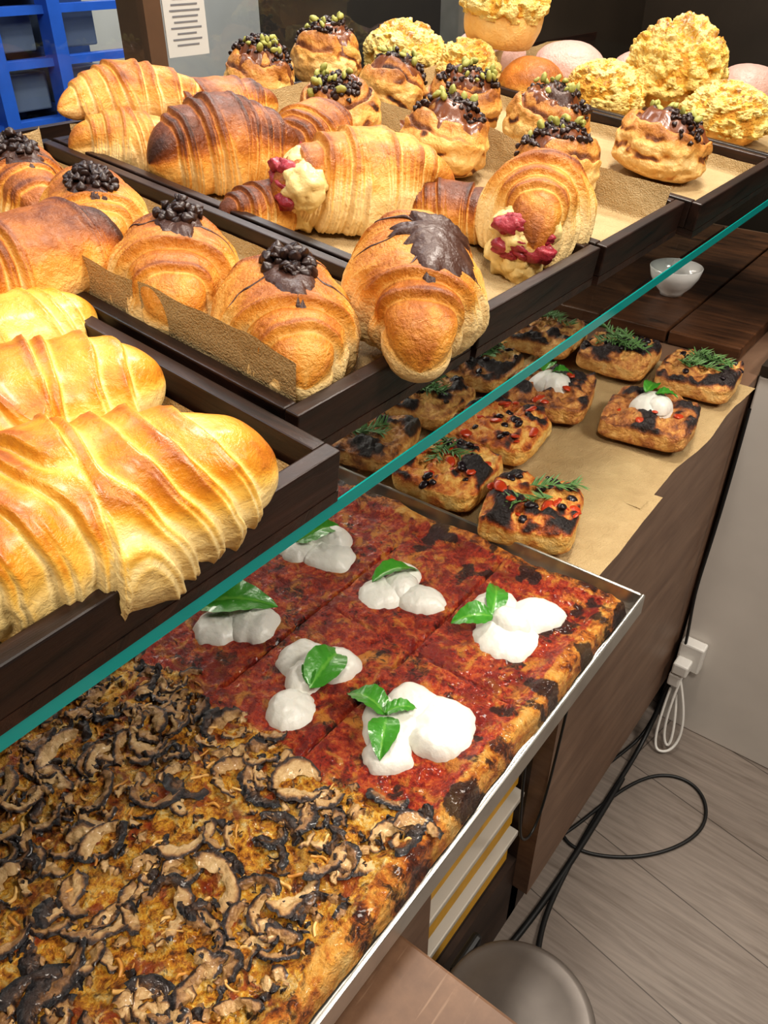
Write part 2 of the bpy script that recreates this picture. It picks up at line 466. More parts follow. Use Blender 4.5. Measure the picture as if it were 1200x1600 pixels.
tray(1.042, 1.36, -.318, 5, rises=(.05, .008, .02, .02))
tray(1.365, 1.80, -.318, 6, rises=(.05, .008, .02, .02))
# loose parchment standing up in the back-left corner of the chocolate-croissant tray
U, Vv = np.meshgrid(np.linspace(0, 1, 20), np.linspace(0, 1, 14), indexing='ij')
mesh_obj('parchment_corner', np.stack([-.585+.13*U+.01*np.sin(Vv*4), -.085-.02*Vv+.006*np.sin(U*7), .012+Vv*(.085-.05*U)], -1).reshape(-1, 3), grid_faces(20, 14), M_wpaper, None, True, t2)

# ------------------------------------------------------------------ pastries
def crois(x, y, yaw, L, R, lay=3, subs=3, a=3.2, b=.5, bend=0., br=.12, seed=0, sq=.88, off=.0135, mat=None, name='filled_croissant', step=.09, tipb=.1, rx=0, ry=0, topb=.44, skew=.10, wr=.10, first=.34, nose=1.0):
    q = random.Random(seed*17+3)
    nu, nv = 330, 120
    u = np.linspace(-1, 1, nu); t_ = .62*np.sin(u*math.pi/2)+.38*u
    ang = np.arange(nv)*2*math.pi/nv
    T, A = np.meshgrid(t_, ang, indexing='ij')
    P0 = np.stack([T*L/2, R*np.cos(A), R*np.sin(A)], -1)
    wn = fbm(P0, 16, seed)-.5
    ph = q.uniform(0, 6.28)
    sg = np.tanh(T*9)
    tt = np.abs(T)+skew*np.sin(A+.9*sg+ph)*(1-T**2)+wr*wn
    side = 1-ss(.35, .98, np.sin(A))
    Rt = R*np.power(np.clip(1-np.abs(T)**a, 0, 1), b)
    k = np.ones_like(T); pale = np.zeros_like(T); lip = np.zeros_like(T)
    cs = [first+(j+q.uniform(-.12, .12))*(.92-first)/lay for j in range(lay)]
    for sgn in (-1, 1):
        msk = ss(-.02, .02, T*sgn)
        for ci, c in enumerate(cs):
            c = c+q.uniform(-.05, .05)
            st = step*q.uniform(.7, 1.3)*(nose if ci == 0 else 1)
            # overlapping edge: swelling lip, then a drop to the next wrap
            k = k+msk*st*(.55*np.exp(-np.clip((c-tt)/.08, -1, 9)**2)*(1-ss(c-.006, c+.010, tt))-.75*ss(c-.006, c+.010, tt)+.30*ss(c+.01, c+.16, tt))
            pale = np.maximum(pale, msk*np.exp(-((tt-c-.016)/.018)**2))
            lip = np.maximum(lip, msk*np.exp(-((tt-c+.035)/.03)**2))
            for j in range(1, subs+1):
                cj = c-.040*j*q.uniform(.8, 1.2)+.35*wn*.1
                s2 = .026*side+.003
                k = k-msk*s2*ss(cj-.004, cj+.008, tt)+msk*s2*np.exp(-np.clip((cj-tt)/.03, -1, 9)**2)*(1-ss(cj-.004, cj+.008, tt))*.6
                pale = np.maximum(pale, msk*(.8*side+.04)*np.exp(-((tt-cj-.006)/.009)**2))
    r = Rt*np.clip(k, .45, 1.2)*(1+.14*(fbm(P0, 20, seed+3)-.5)+.045*(fbm(P0, 70, seed+4)-.5))
    X = T*L/2; Y = r*np.cos(A); Z = r*np.sin(A)*sq
    fl = -.5*R
    Z = np.where(Z < fl, fl+(Z-fl)*.12, Z)
    Y = Y-bend*L*(T**2)
    Z = Z-Z.min()
    up = np.sin(A)
    brn = br+topb*ss(-.05, .9, up)*(.30+1.3*fbm(P0, 15, seed+8))+.14*lip-.40*pale*(1-.4*ss(.4, 1, up))+tipb*np.abs(T)**4-.12*ss(.35, -.5, up)+.14*(fbm(P0, 60, seed+12)-.5)
    V = np.stack([X, Y, Z], -1).reshape(-1, 3)
    F = grid_faces(nu, nv, True)
    ob = mesh_obj(name, V, F, mat or M_pastry, {'brown': brn})
    ob.matrix_world = shelfM(x, y, off, yaw, rx, ry)
    bv = BVHTree.FromPolygons([tuple(v) for v in V.tolist()], F.tolist())
    return ob, bv

def drop(bv, x, y):
    h = bv.ray_cast(Vector((x, y, 1)), Vector((0, 0, -1)))
    return h[0].z if h[0] is not None else None

_pr = np.array([(0.0, 0), (1, 0), (1.08, .3), (.78, .75), (.34, 1.15), (0.02, 1.45)])
def chip_geo(r, p, R):
    ns = 9; V = []
    for rr, zz in _pr:
        for k in range(ns):
            a = 2*math.pi*k/ns; V.append((rr*r*math.cos(a), rr*r*math.sin(a), zz*r-.4*r))
    V = np.array(V) @ R.T+np.array(p)
    return V, grid_faces(len(_pr), ns, True)

def lump_geo(r, p, R, seed, sc=(1, 1, 1), nu=8, nv=10, amp=.4, fr=1.7):
    th = np.linspace(0, math.pi, nu); phv = np.arange(nv)*2*math.pi/nv
    T, A = np.meshgrid(th, phv, indexing='ij')
    D = np.stack([np.sin(T)*np.cos(A), np.sin(T)*np.sin(A), np.cos(T)], -1)
    rr = 1+amp*(fbm(D+seed*3.1, fr, seed, 2)-.5)*2
    V = (D*rr[..., None]*np.array(sc)*r).reshape(-1, 3) @ R.T+np.array(p)
    return V, grid_faces(nu, nv, True)

def smear(parent, bv, cx, cy, rx, ry, seed, mat, th=.003, name='chocolate_spread', rag=.5):
    nr, na = 14, 72
    r = np.linspace(0, 1, nr); a = np.arange(na)*2*math.pi/na
    Rr, A = np.meshgrid(r, a, indexing='ij')
    D = np.stack([np.cos(A), np.sin(A), A*0+seed], -1)
    w = 1+rag*(fbm(D, 1.8, seed)-.5)*2
    X = cx+Rr*w*rx*np.cos(A); Y = cy+Rr*w*ry*np.sin(A)
    Z = np.zeros_like(X); last = 0
    for i in range(nr):
        for j in range(na):
            z = drop(bv, X[i, j], Y[i, j])
            if z is None: z = last
            last = z
            Z[i, j] = z+th*math.sqrt(max(0, 1-Rr[i, j]**3))-.0012*Rr[i, j]**6
    Z += .0025*(fbm(np.stack([X, Y, Z], -1), 130, seed)-.5)
    return mesh_obj(name, np.stack([X, Y, Z], -1).reshape(-1, 3), grid_faces(nr, na, True), mat, None, True, parent)

def drizzle(parent, bv, lines, seed, mat, name='chocolate_drizzle'):
    # thin runs of chocolate laid over the crust
    q = random.Random(seed); a = Acc()
    for (xa, ya, xb, yb, w) in lines:
        n = 40; ph = q.uniform(0, 6); P = []
        for i in range(n):
            u = i/(n-1); x = xa+(xb-xa)*u+.002*math.sin(u*9+ph); y = ya+(yb-ya)*u+.003*math.sin(u*6+ph*2)
            z = drop(bv, x, y)
            if z is None: break
            P.append((x, y, z, w*(.6+.5*math.sin(u*7+ph)**2)*(1-u**6)))
        if len(P) < 4: continue
        V = []
        dx, dy = xb-xa, yb-ya; l = math.hypot(dx, dy); nx_, ny_ = -dy/l, dx/l
        for (x, y, z, ww) in P:
            for k in range(8):
                aa = 2*math.pi*k/8; V.append((x+nx_*ww*math.cos(aa), y+ny_*ww*math.cos(aa), z+ww*.7*math.sin(aa)))
        a.add(V, grid_faces(len(P), 8, True))
    if a.n: a.obj(name, mat, parent)

def chips(parent, bv, cx, cy, r, n, seed, mat=None, size=(.0038, .0055), lift=.004, name='chocolate_chips', pile=1.0):
    q = random.Random(seed); a = Acc()
    for i in range(n):
        rr = r*math.sqrt(q.random()); aa = q.uniform(0, 6.28)
        x = cx+rr*math.cos(aa); y = cy+rr*math.sin(aa)*.8
        z = drop(bv, x, y)
        if z is None: continue
        z += .002+pile*lift*q.random()*3*(1-rr/r)
        V, F = chip_geo(q.uniform(*size), (x, y, z), rotm(q.uniform(-1.3, 1.3), q.uniform(-1.3, 1.3), q.uniform(0, 6)))
        a.add(V, F)
    return a.obj(name, mat or M_chip, parent)

def nuts(parent, bv, cx, cy, r, n, seed, mat, size=(.003, .005), name='pistachios', z0=.004, zr=.006, sc=(1.3, .9, .7), spin=3):
    q = random.Random(seed); a = Acc()
    for i in range(n):
        rr = r*math.sqrt(q.random()); aa = q.uniform(0, 6.28)
        x = cx+rr*math.cos(aa); y = cy+rr*math.sin(aa)
        z = drop(bv, x, y)
        if z is None: continue
        V, F = lump_geo(q.uniform(*size), (x, y, z+z0+zr*q.random()), rotm(q.uniform(0, spin), q.uniform(0, spin), q.uniform(0, 6)), i, sc)
        a.add(V, F)
    return a.obj(name, mat, parent)

rad = math.radians
# -- tray 1: plain brioche croissants
crois(-.350, .180, rad(78), .235, .060, lay=5, subs=1, a=4.2, b=.5, bend=.04, br=.08, seed=1, sq=.92, mat=M_brioche, name='brioche_croissant', step=.08, topb=.62, skew=.20, first=.12, wr=.14)
crois(-.462, .220, rad(83), .195, .051, lay=4, subs=1, a=3.6, b=.5, bend=.03, br=.06, seed=2, mat=M_brioche, name='brioche_croissant', step=.08, topb=.52, skew=.2, first=.15, wr=.14)
crois(-.568, .28, rad(85), .14, .036, lay=3, subs=1, br=.04, seed=3, mat=M_brioche, name='brioche_croissant', topb=.38)
o, b = crois(-.630, .348, rad(92), .17, .049, lay=3, subs=1, br=.24, seed=4, mat=M_pastry, name='brioche_croissant', tipb=.9, topb=.44, off=.024)
# -- tray 2: chocolate-topped
NK = dict(a=4.6, b=.44, lay=2, subs=6, nose=1.35, tipb=-.10, step=.085)
o, b = crois(-.424, .424, rad(-38), .166, .056, seed=5, name='chocolate_croissant', topb=.52, first=.46, **NK)
smear(o, b, -.002, .004, .040, .019, 5, M_choc); chips(o, b, -.020, .004, .026, 52, 5, pile=1.2)
drizzle(o, b, [(-.01, .01, .01, .05, .0016), (.0, -.01, .01, -.05, .0014), (-.03, .0, -.03, .05, .0014)], 5, M_choc)
o, b = crois(-.545, .420, rad(-42), .158, .055, seed=6, name='chocolate_croissant', topb=.52, first=.42, **NK)
smear(o, b, -.018, .006, .034, .017, 6, M_choc); chips(o, b, -.03, .006, .022, 38, 6)
drizzle(o, b, [(-.02, .01, -.01, .05, .0015), (-.02, -.01, -.03, -.05, .0014)], 6, M_choc)
o, b = crois(-.695, .455, rad(-30), .15, .048, seed=7, name='chocolate_croissant', topb=.46, first=.4, **NK)
smear(o, b, -.0, .0, .034, .022, 7, M_choc); chips(o, b, 0, .0, .029, 60, 7)
o, b = crois(-.812, .455, rad(-20), .17, .047, seed=8, br=.24, name='chocolate_croissant', topb=.46, lay=3, subs=3)
smear(o, b, -.0, .0, .04, .022, 8, M_choc); chips(o, b, 0, .0, .026, 40, 8)
drizzle(o, b, [(-.06+.02*i, -.04, -.04+.02*i, .04, .0018) for i in range(5)], 8, M_choc)
# -- front chocolate-glazed one, between trays 2 and 3
o, b = crois(-.376, .524, rad(-50), .195, .058, br=.10, seed=9, name='chocolate_croissant', topb=.56, off=.030, first=.34, ry=.14, a=5., b=.45, lay=2, subs=7, nose=1.7, tipb=-.12, step=.085)
smear(o, b, -.016, .012, .044, .034, 19, M_choc, th=.0045, rag=1.2)
smear(o, b, .012, .026, .020, .018, 23, M_choc, th=.0035, rag=1.2)
drizzle(o, b, [(-.03, .0, -.05, -.054, .0018), (-.01, -.005, -.01, -.05, .0014), (-.02, .02, .03, .045, .0018), (.0, .0, .035, -.01, .0014)], 9, M_choc)
# -- tray 3: raspberry cream croissants
o, b = crois(-.594, .722, rad(62), .215, .065, bend=.10, br=.05, seed=10, name='raspberry_croissant', topb=.48, sq=.95, lay=3, subs=5, first=.2)
def fill(parent, x, y, z, r, seed):
    a = Acc(); q = random.Random(seed)
    for i in range(9):
        V, F = lump_geo(r*q.uniform(.45, .66), (x+q.uniform(.42, .70)*r, y+q.uniform(-.62, .62)*r, z+q.uniform(-.8, .4)*r), np.eye(3), seed+i, nu=26, nv=34, amp=.30, fr=2.8); a.add(V, F)
    a.obj('cream_filling', M_cream, parent)
    a = Acc()
    for i in range(16):
        V, F = lump_geo(r*q.uniform(.16, .30), (x+.02*r+q.uniform(-.06, .16)*r, y+q.uniform(-.5, .5)*r, z+q.uniform(-.35, .5)*r), np.eye(3), seed+i+50, (1, 1.6, .9), nu=16, nv=20, amp=.45, fr=2.4); a.add(V, F)
    a.obj('raspberry_pieces', M_rasp, parent)
fill(o, -.094, -.018, .046, .038, 3)
o, b = crois(-.413, .794, rad(112), .178, .063, bend=.06, br=.10, seed=11, name='raspberry_croissant', topb=.52, sq=1.02, off=.018, lay=3, subs=5, first=.2)
fill(o, -.080, 0, .036, .038, 4)
crois(-.772, .688, rad(74), .19, .063, br=.34, seed=12, name='raspberry_croissant', topb=.58, sq=.95, bend=.08, lay=4, subs=2, first=.12)
crois(-.866, .628, rad(60), .13, .047, br=.05, seed=13, name='raspberry_croissant', lay=3, subs=4, first=.2)
crois(-.930, .69, rad(72), .20, .045, a=2.2, b=.65, bend=.22, br=.16, seed=14, name='butter_croissant', off=.05, topb=.46, lay=4, subs=1, first=.15)
crois(-.885, .79, rad(78), .19, .045, br=.26, seed=15, name='raspberry_croissant', off=.03)
o, b = crois(-.755, .835, rad(100), .14, .052, br=.26, seed=16, name='raspberry_croissant', off=.015)
fill(o, -.062, 0, .028, .024, 8)
crois(-.50, .775, rad(30), .12, .040, br=.34, seed=17, name='raspberry_croissant')
crois(-.64, .625, rad(75), .11, .034, br=.38, seed=18, name='raspberry_croissant')

# -- pistachio chocolate snails
def roll(x, y, R, H, seed, off=.0135, rx=0, ry=0, name='pistachio_chocolate_roll'):
    q = random.Random(seed)
    nu, nv = 120, 140
    u = np.linspace(0, 1, nu); ang = np.arange(nv)*2*math.pi/nv
    U, A = np.meshgrid(u, ang, indexing='ij')
    phi = U*math.pi
    rr = np.power(np.sin(phi), .6); zz = np.sign(np.cos(phi))*np.power(np.abs(np.cos(phi)), .8)
    rho = rr*R
    P0 = np.stack([rho*np.cos(A), rho*np.sin(A), zz*H/2], -1)
    n1 = fbm(P0, 26, seed)-.5; n2 = fbm(P0, 70, seed+1)-.5
    ph_ = rho/(R*.36)-A/(2*math.pi)+n1*.9
    top = ss(.25, .75, zz)
    rid = np.abs(np.sin(ph_*math.pi))
    sl = np.sin((zz*1.7+.6*np.sin(A+seed)+n1*3.0)*2*math.pi*.8)
    rho2 = rho*(1+.022*sl*(1-top)+.34*n1+.16*n2)
    Z = (zz*H/2)+H/2+top*(.012*(np.power(rid, .6)-.6)+.014*(1-rho/R))+.016*n1*ss(-.8, 0, zz)
    brn = .13+.28*top*rid+.40*top*(1-ss(.15, .5, rid))+.60*ss(-.45, -.95, sl)*(1-top)*ss(.40, .55, fbm(P0, 24, seed+6))+.3*n1+.26*ss(.0, .5, zz)*(fbm(P0, 26, seed+4))
    V = np.stack([rho2*np.cos(A), rho2*np.sin(A), np.clip(Z, 0, 1)], -1).reshape(-1, 3); F = grid_faces(nu, nv, True)
    ob = mesh_obj(name, V, F, M_roll, {'brown': brn}); ob.matrix_world = shelfM(x, y, off, seed*1.3, rx+q.uniform(-.15, .15), ry+q.uniform(-.15, .15))
    b = BVHTree.FromPolygons([tuple(v) for v in V.tolist()], F.tolist())
    smear(ob, b, 0, 0, R*.74, R*.72, seed, M_glaze, th=.004, rag=.7, name='hazelnut_glaze')
    smear(ob, b, q.uniform(-.2, .2)*R, q.uniform(-.2, .2)*R, R*.40, R*.38, seed+5, M_choc, th=.005, rag=.9)
    for j in range(6):
        aa = q.uniform(0, 6.28); dd = q.uniform(.2, .66)*R
        chips(ob, b, dd*math.cos(aa), dd*math.sin(aa), R*.42, 24, seed*7+j, size=(.0030, .0046), lift=.003)
    nuts(ob, b, .1*R, 0, R*.6, 13, seed, M_pist, size=(.0035, .0062), z0=.007)
    return ob
for i, (x, y, R, z) in enumerate([(-.985, .97, .054, .02), (-.985, 1.13, .058, .03), (-.85, 1.115, .056, .0135), (-.785, .925, .055, .0135), (-.74, 1.155, .057, .0135),
                                  (-.64, .95, .058, .0135), (-.60, 1.16, .060, .0135), (-.485, .985, .056, .0135), (-.447, 1.208, .068, .0135)]):
    roll(x, y, R, .070, 20+i, off=z)

# -- crumble buns
def bun(x, y, R, H, seed, crumb=1, off=.0135, mat=None, sug=.6, name='streusel_bun', br=.3, cap=.62):
    nu, nv = 90, 110
    u = np.linspace(0, 1, nu); ang = np.arange(nv)*2*math.pi/nv
    U, A = np.meshgrid(u, ang, indexing='ij'); phi = U*math.pi
    D = np.stack([np.sin(phi)*np.cos(A), np.sin(phi)*np.sin(A), np.cos(phi)], -1)
    n1 = fbm(D, 1.6, seed)-.5
    r = (1+.12*n1)*(.94 if crumb else 1)
    P = D*r[..., None]*np.array([R, R, H*.62]); P[..., 2] = np.maximum(P[..., 2], -H*.38)+H*.38
    V = P.reshape(-1, 3); F = grid_faces(nu, nv, True)
    ob = mesh_obj(name, V, F, mat or M_fruit, {'brown': br+.3*ss(-.3, .6, D[..., 2])+.4*n1}); ob.matrix_world = shelfM(x, y, off, seed*.7)
    if crumb:
        nu, nv = 200, 260
        u = np.linspace(0, 1, nu); ang = np.arange(nv)*2*math.pi/nv
        U, A = np.meshgrid(u, ang, indexing='ij'); phi = U*math.pi*cap
        D = np.stack([np.sin(phi)*np.cos(A), np.sin(phi)*np.sin(A), np.cos(phi)], -1)
        rs = np.random.RandomState(seed)
        def cells(n, rc):
            C = rs.normal(size=(n, 3)); C /= np.linalg.norm(C, axis=1)[:, None]
            rad_ = rc*rs.uniform(.6, 1.3, n)
            Df = D.reshape(-1, 3); Dn = Df+(fbm(Df, 5, seed+3)[:, None]-.5)*.12
            dist = np.sqrt(np.clip(2-2*(Dn @ C.T), 0, None))/rad_[None, :]
            return np.sqrt(np.clip(1-dist**2, 0, 1)).max(axis=1).reshape(D.shape[:2])
        c1 = cells(90, .22); c2 = cells(420, .10); c3 = cells(900, .055)
        edge = ss(.86, 1.0, U+.18*(fbm(D, 3, seed+9)-.5))
        k = .99+crumb*(.050*c1+.055*c2+.035*c3+.12*(fbm(D, 2.2, seed+4)-.5)+.09*(fbm(D, 14, seed+5)-.5))-edge*.14
        P = D*k[..., None]*np.array([R, R, H*.62]); P[..., 2] += H*.38
        hgt = ss(.3, .9, D[..., 2])
        mesh_obj('streusel_topping', P.reshape(-1, 3), grid_faces(nu, nv, True), M_crumble, {'brown': .05+.55*ss(.2, .9, D[..., 2])*ss(.46, .62, fbm(D, 4, seed))*ss(.3, .9, c1)+.36*(1-ss(.0, .35, c2))*(1-ss(0, .4, c1)), 'sugar': hgt*sug+0*c1}, True, ob)
    return ob
buns = [(-.985, 1.34, .070, .090, 1, .0135, 1.), (-.872, 1.37, .058, .080, 1.0, .0135, .3), (-.65, 1.47, .064, .080, 1, .0135, .5), (-.455, 1.525, .070, .080, 1, .0135, .6),
        (-.58, 1.585, .078, .130, 1.2, .03, .8), (-.36, 1.72, .07, .08, 1, .0135, .5)]
for i, (x, y, R, H, c, z, s) in enumerate(buns): bun(x, y, R, H, 40+i, c, z, sug=s)
bun(-.762, 1.41, .058, .075, 51, 0, name='sugared_bun', br=.45)
bun(-.85, 1.445, .074, .115, 52, .9, off=.086, sug=.1, br=.1, cap=.50)
bun(-.80, 1.63, .07, .075, 53, 0, mat=M_pink, name='glazed_bun')
bun(-.68, 1.72, .07, .075, 54, 0, mat=M_pink, name='glazed_bun')
bun(-.50, 1.78, .065, .08, 55, 0, mat=M_pink, name='glazed_bun')
bun(-.95, 1.58, .07, .075, 56, 0, mat=M_pink, name='glazed_bun')

# ------------------------------------------------------------------ pizza
pz = empty('sheet_pan_pizza')
x0, x1, y0, y1 = -.755, -.180, -.14, .685
# steel tray
TT = .004
box('pan_base', x0, x1, y0, y1, .8505, .853, M_steel, pz)
def rim(n, a, b_, c, d):
    box(n, a, b_, c, d, .8505, .877, M_steel, pz, .0015)
rim('pan_rim_r', x1, x1+TT, y0-TT, y1+TT); rim('pan_rim_l', x0-TT, x0, y0-TT, y1+TT); rim('pan_rim_f', x0, x1, y1, y1+TT); rim('pan_rim_n', x0, x1, y0-TT, y0)

PX0, PX1, PY0, PY1 = -.748, -.187, -.13, .674
def mushm(X, Y):
    P = np.stack([X, Y, X*0], -1)
    yb = .290+(X+.547)*.163+(fbm(P, 16, 61)-.5)*.09
    return 1-ss(-.022, .022, Y-yb)
def pz_h(X, Y, full=False):
    P = np.stack([X, Y, X*0], -1)
    d = np.minimum(np.minimum(PX1-X, X-PX0), np.minimum(PY1-Y, Y-PY0))
    dn = d+(fbm(P, 30, 71)-.5)*.016
    m = mushm(X, Y)
    rimz = ss(-.001, .008, d)*(1-ss(.016, .038, dn))
    z = .8545+.0115*ss(-.001, .006, d)+.009*rimz*(.5+fbm(P, 35, 72))
    z = z+.006*(fbm(P, 28, 73)-.5)+.004*(fbm(P, 120, 74)-.5)
    z = z+m*ss(.01, .03, d)*(.007*(fbm(P, 60, 75, 4)-.4)+.004*(fbm(P, 200, 76)-.5))
    cutx = np.minimum(np.abs(X+.447+.004*(Y-.5)), np.abs(X+.332))
    cuty = np.abs(Y-.478)
    cut = np.minimum(cutx, cuty)
    g = (1-ss(.0006, .0022, cut))*(1-m)*ss(.015, .03, d)*ss(.3, .45, fbm(P, 25, 77))
    z = z-.005*g
    if full: return z, m, 1-ss(.006, .032, dn), g, d, P
    return z
nx, ny = 430, 610
X, Y = np.meshgrid(np.linspace(PX0, PX1, nx), np.linspace(PY0, PY1, ny), indexing='ij')
Z, m, crust, g, d, P = pz_h(X, Y, True)
bub = fbm(P, 45, 81, 3)
char = .20+.5*ss(.55, .70, bub)*(1-.45*m)+.22*crust*ss(.5, .65, fbm(P, 26, 82))+.26*(1-ss(.02, .12, d))
wx = (fbm(P, 18, 83)-.5)*.010*(1-ss(.0, .05, d))
mesh_obj('pizza_base', np.stack([X+wx*(X > -.4), Y+wx*(Y > .6), Z], -1).reshape(-1, 3), grid_faces(nx, ny), M_pizza, {'mush': m, 'crust': crust, 'char': char+.15*g}, True, pz)

def pzz(x, y): return float(pz_h(np.array([x]), np.array([y]))[0])
# mushroom slices
a = Acc(); q = random.Random(3)
N = 1700
xs = np.array([q.uniform(PX0+.02, PX1-.022) for _ in range(N)]); ys = np.array([q.uniform(-.1, .37) for _ in range(N)])
mm = mushm(xs, ys); hz = pz_h(xs, ys)
for i in range(N):
    if mm[i] < q.uniform(.25, .7): continue
    big = i > N-520
    mid = i > N-1050
    R = q.uniform(.010, .020) if big else (q.uniform(.006, .010) if mid else q.uniform(.0025, .006))
    sweep = q.uniform(1.2, 3.2) if big else q.uniform(.7, 2.4)
    wd = R*(q.uniform(.5, .82) if big else q.uniform(.6, 1.1))
    nu, nv = (26, 9) if big else (14, 6)
    U, Vv = np.meshgrid(np.linspace(-1, 1, nu), np.linspace(-1, 1, nv), indexing='ij')
    an = U*sweep/2
    w = wd*(1-.55*np.abs(U)**3)
    rr = R+Vv*w*.5*(1+.25*np.sin(U*4+i))
    lx = rr*np.cos(an)-R*.7; ly = rr*np.sin(an)*q.uniform(.9, 1.4)
    lz = .0024*(1-Vv**2)+.0012*np.sin(U*4+i*2)+.0014*Vv+(.0008 if big else 0)
    L = np.stack([lx, ly, lz], -1)
    na_ = .0036 if big else .0042
    L = L+np.stack([vn(L*300+i*7, 5)-.5, vn(L*300+i*7, 6)-.5, vn(L*300+i*7, 7)-.5], -1)*na_
    RR = rotm(q.uniform(-.2, .2), q.uniform(-.2, .2), q.uniform(0, 6.28))
    V = L.reshape(-1, 3) @ RR.T
    V[:, 0] += xs[i]; V[:, 1] += ys[i]; V[:, 2] += hz[i]+(.0020 if big else .0008)
    tone = q.choice([.10, .2, .3, .38, .48, .68]) if big else q.choice([.05, .2, .35, .45, .6, .75])
    k = tone+.58*ss(.15, .85, Vv)+.15*(np.abs(U) > .8)-.10*(Vv < -.3)
    a.add(V, grid_faces(nu, nv), k)
for i in range(320):
    j = q.randrange(N)
    if mm[j] < .4: continue
    px, py = xs[j]+q.uniform(-.01, .01), ys[j]+q.uniform(-.01, .01)
    V, F = lump_geo(q.uniform(.0018, .0045), (px, py, hz[j]+.001), rotm(q.uniform(-.4, .4), q.uniform(-.4, .4), q.uniform(0, 6)), i, (1.5, 1, .5), nu=9, nv=12, amp=.8, fr=2.2)
    a.add(V, F, np.full(len(V), q.choice([.1, .25, .4, .7])))
a.obj('mushroom_slices', M_mush, pz)
# cheese shreds
a = Acc(); N = 300
xs = np.array([q.uniform(PX0+.02, PX1-.02) for _ in range(N)]); ys = np.array([q.uniform(-.1, .37) for _ in range(N)])
mm = mushm(xs, ys); hz = pz_h(xs, ys)
for i in range(N):
    if mm[i] < .3: continue
    Ls = q.uniform(.003, .008); w = q.uniform(.0008, .0020)
    U, Vv = np.meshgrid(np.linspace(-1, 1, 8), np.linspace(0, 1, 5)[:-1], indexing='ij')
    cu = q.uniform(-1, 1)
    lx = U*Ls; ly = cu*Ls*.5*U*U+w*np.cos(Vv*6.28); lz = w*np.sin(Vv*6.28)+.001*np.sin(U*3+i)
    V = np.stack([lx, ly, lz], -1).reshape(-1, 3) @ rotm(q.uniform(-.15, .15), q.uniform(-.15, .15), q.uniform(0, 6.28)).T
    V[:, 0] += xs[i]; V[:, 1] += ys[i]; V[:, 2] += hz[i]+.0012
    a.add(V, grid_faces(8, 4, True), np.full(len(V), q.uniform(0, .7)))
t = NT('browned_cheese_shred'); t.col(t.ramp(t.attr('k'), [(0, (.80, .52, .20)), (.5, (.60, .28, .06)), (1, (.24, .07, .02))])); t.set(Roughness=.4)
a.obj('cheese_shreds', t.m, pz)

# mozzarella + basil
CP, SP = math.cos(rad(37.5)), math.sin(rad(37.5))
def uv(u, v): return (CP*u-SP*v, SP*u+CP*v)
def blob(a, x, y, z, r, h, seed, ax=1., yaw=0., tilt=0.):
    nr, na = 24, 60
    Rr, A = np.meshgrid(np.linspace(0, 1, nr), np.arange(na)*2*math.pi/na, indexing='ij')
    D = np.stack([np.cos(A), np.sin(A), A*0+seed], -1)
    w = 1+(.26*(fbm(D, 1.3, seed)-.5)*2+.05*(fbm(D, 5, seed)-.5)*2)*Rr
    X = r*Rr*w*np.cos(A)*ax; Y = r*Rr*w*np.sin(A)/ax
    Pn = np.stack([X, Y, A*0+seed*.1], -1)
    Z = h*np.power(np.clip(1-Rr**2.2, 0, 1), .6)+(.0040*(fbm(Pn, 45, seed+2)-.5)*2+.0008*(fbm(Pn, 220, seed+3)-.5)*2)*(1-Rr**4)-.002*Rr**4
    c, s = math.cos(yaw), math.sin(yaw)
    a.add(np.stack([x+c*X-s*Y, y+s*X+c*Y, z+Z+tilt*X], -1), grid_faces(nr, na, True))
def leaf(a, x, y, z, L, W, yaw, arch=.25, fold=.35, pitch=0., roll_=0., seed=0):
    nu, nv = 20, 11
    U, V = np.meshgrid(np.linspace(0, 1, nu), np.linspace(-1, 1, nv), indexing='ij')
    w = W/2*np.power(np.sin(math.pi*np.power(U, .8)), .75)
    lx = U*L; ly = V*w
    lz = arch*L*np.sin(math.pi*U)*.6+fold*np.abs(V)*w+.0009*np.sin(U*34-np.abs(V)*5)*np.abs(V)-.10*L*U*U+.001*np.sin(U*9+seed)*V
    P = np.stack([lx, ly, lz], -1).reshape(-1, 3) @ rotm(roll_, pitch, yaw).T+np.array([x, y, z])
    a.add(P, grid_faces(nu, nv), np.abs(V)+.1*(np.abs(np.sin(U*17-np.abs(V)*2.5)) < .12)*-1)
def cheese(cx, cy, blobs, leaves, seed):
    zb = pzz(cx, cy)-.001
    a = Acc()
    for i, (u, v, r, zz, ax, yw) in enumerate(blobs):
        dx, dy = uv(u, v); blob(a, cx+dx, cy+dy, zb+zz, r*.96, .015, seed+i, ax, yw)
    a.obj('mozzarella', M_mozz, pz)
    a = Acc()
    for i, (u, v, zz, L, W, yw, roll_) in enumerate(leaves):
        dx, dy = uv(u, v); leaf(a, cx+dx, cy+dy, zb+zz+.004, L, W, yw+rad(37.5), roll_=roll_, seed=seed+i)
    a.obj('basil_leaves', M_basil, pz)
cheese(-.508, .545, [(.006, -.006, .033, 0, 1.1, .4), (-.028, .002, .026, .0, 1, 0), (.01, .014, .024, .006, 1, 0)], [(-.030, -.002, .012, .062, .034, rad(35), .2)], 100)
cheese(-.395, .543, [(-.018, -.004, .029, 0, 1, 0), (.022, -.014, .027, .001, 1.15, .3), (.006, .030, .020, .0, 1.2, 0), (.0, .004, .024, .005, 1, 0)], [(-.030, .000, .012, .058, .028, rad(28), -.2)], 110)
cheese(-.275, .572, [(-.006, -.020, .036, 0, 1.05, 0), (.030, .012, .030, .002, 1.1, .6), (-.010, .022, .028, .004, 1, 0), (.0, -.006, .022, .009, 1.1, 0)],
       [(-.020, -.004, .012, .056, .024, rad(78), .3), (-.018, -.006, .014, .044, .028, rad(188), -.2)], 120)
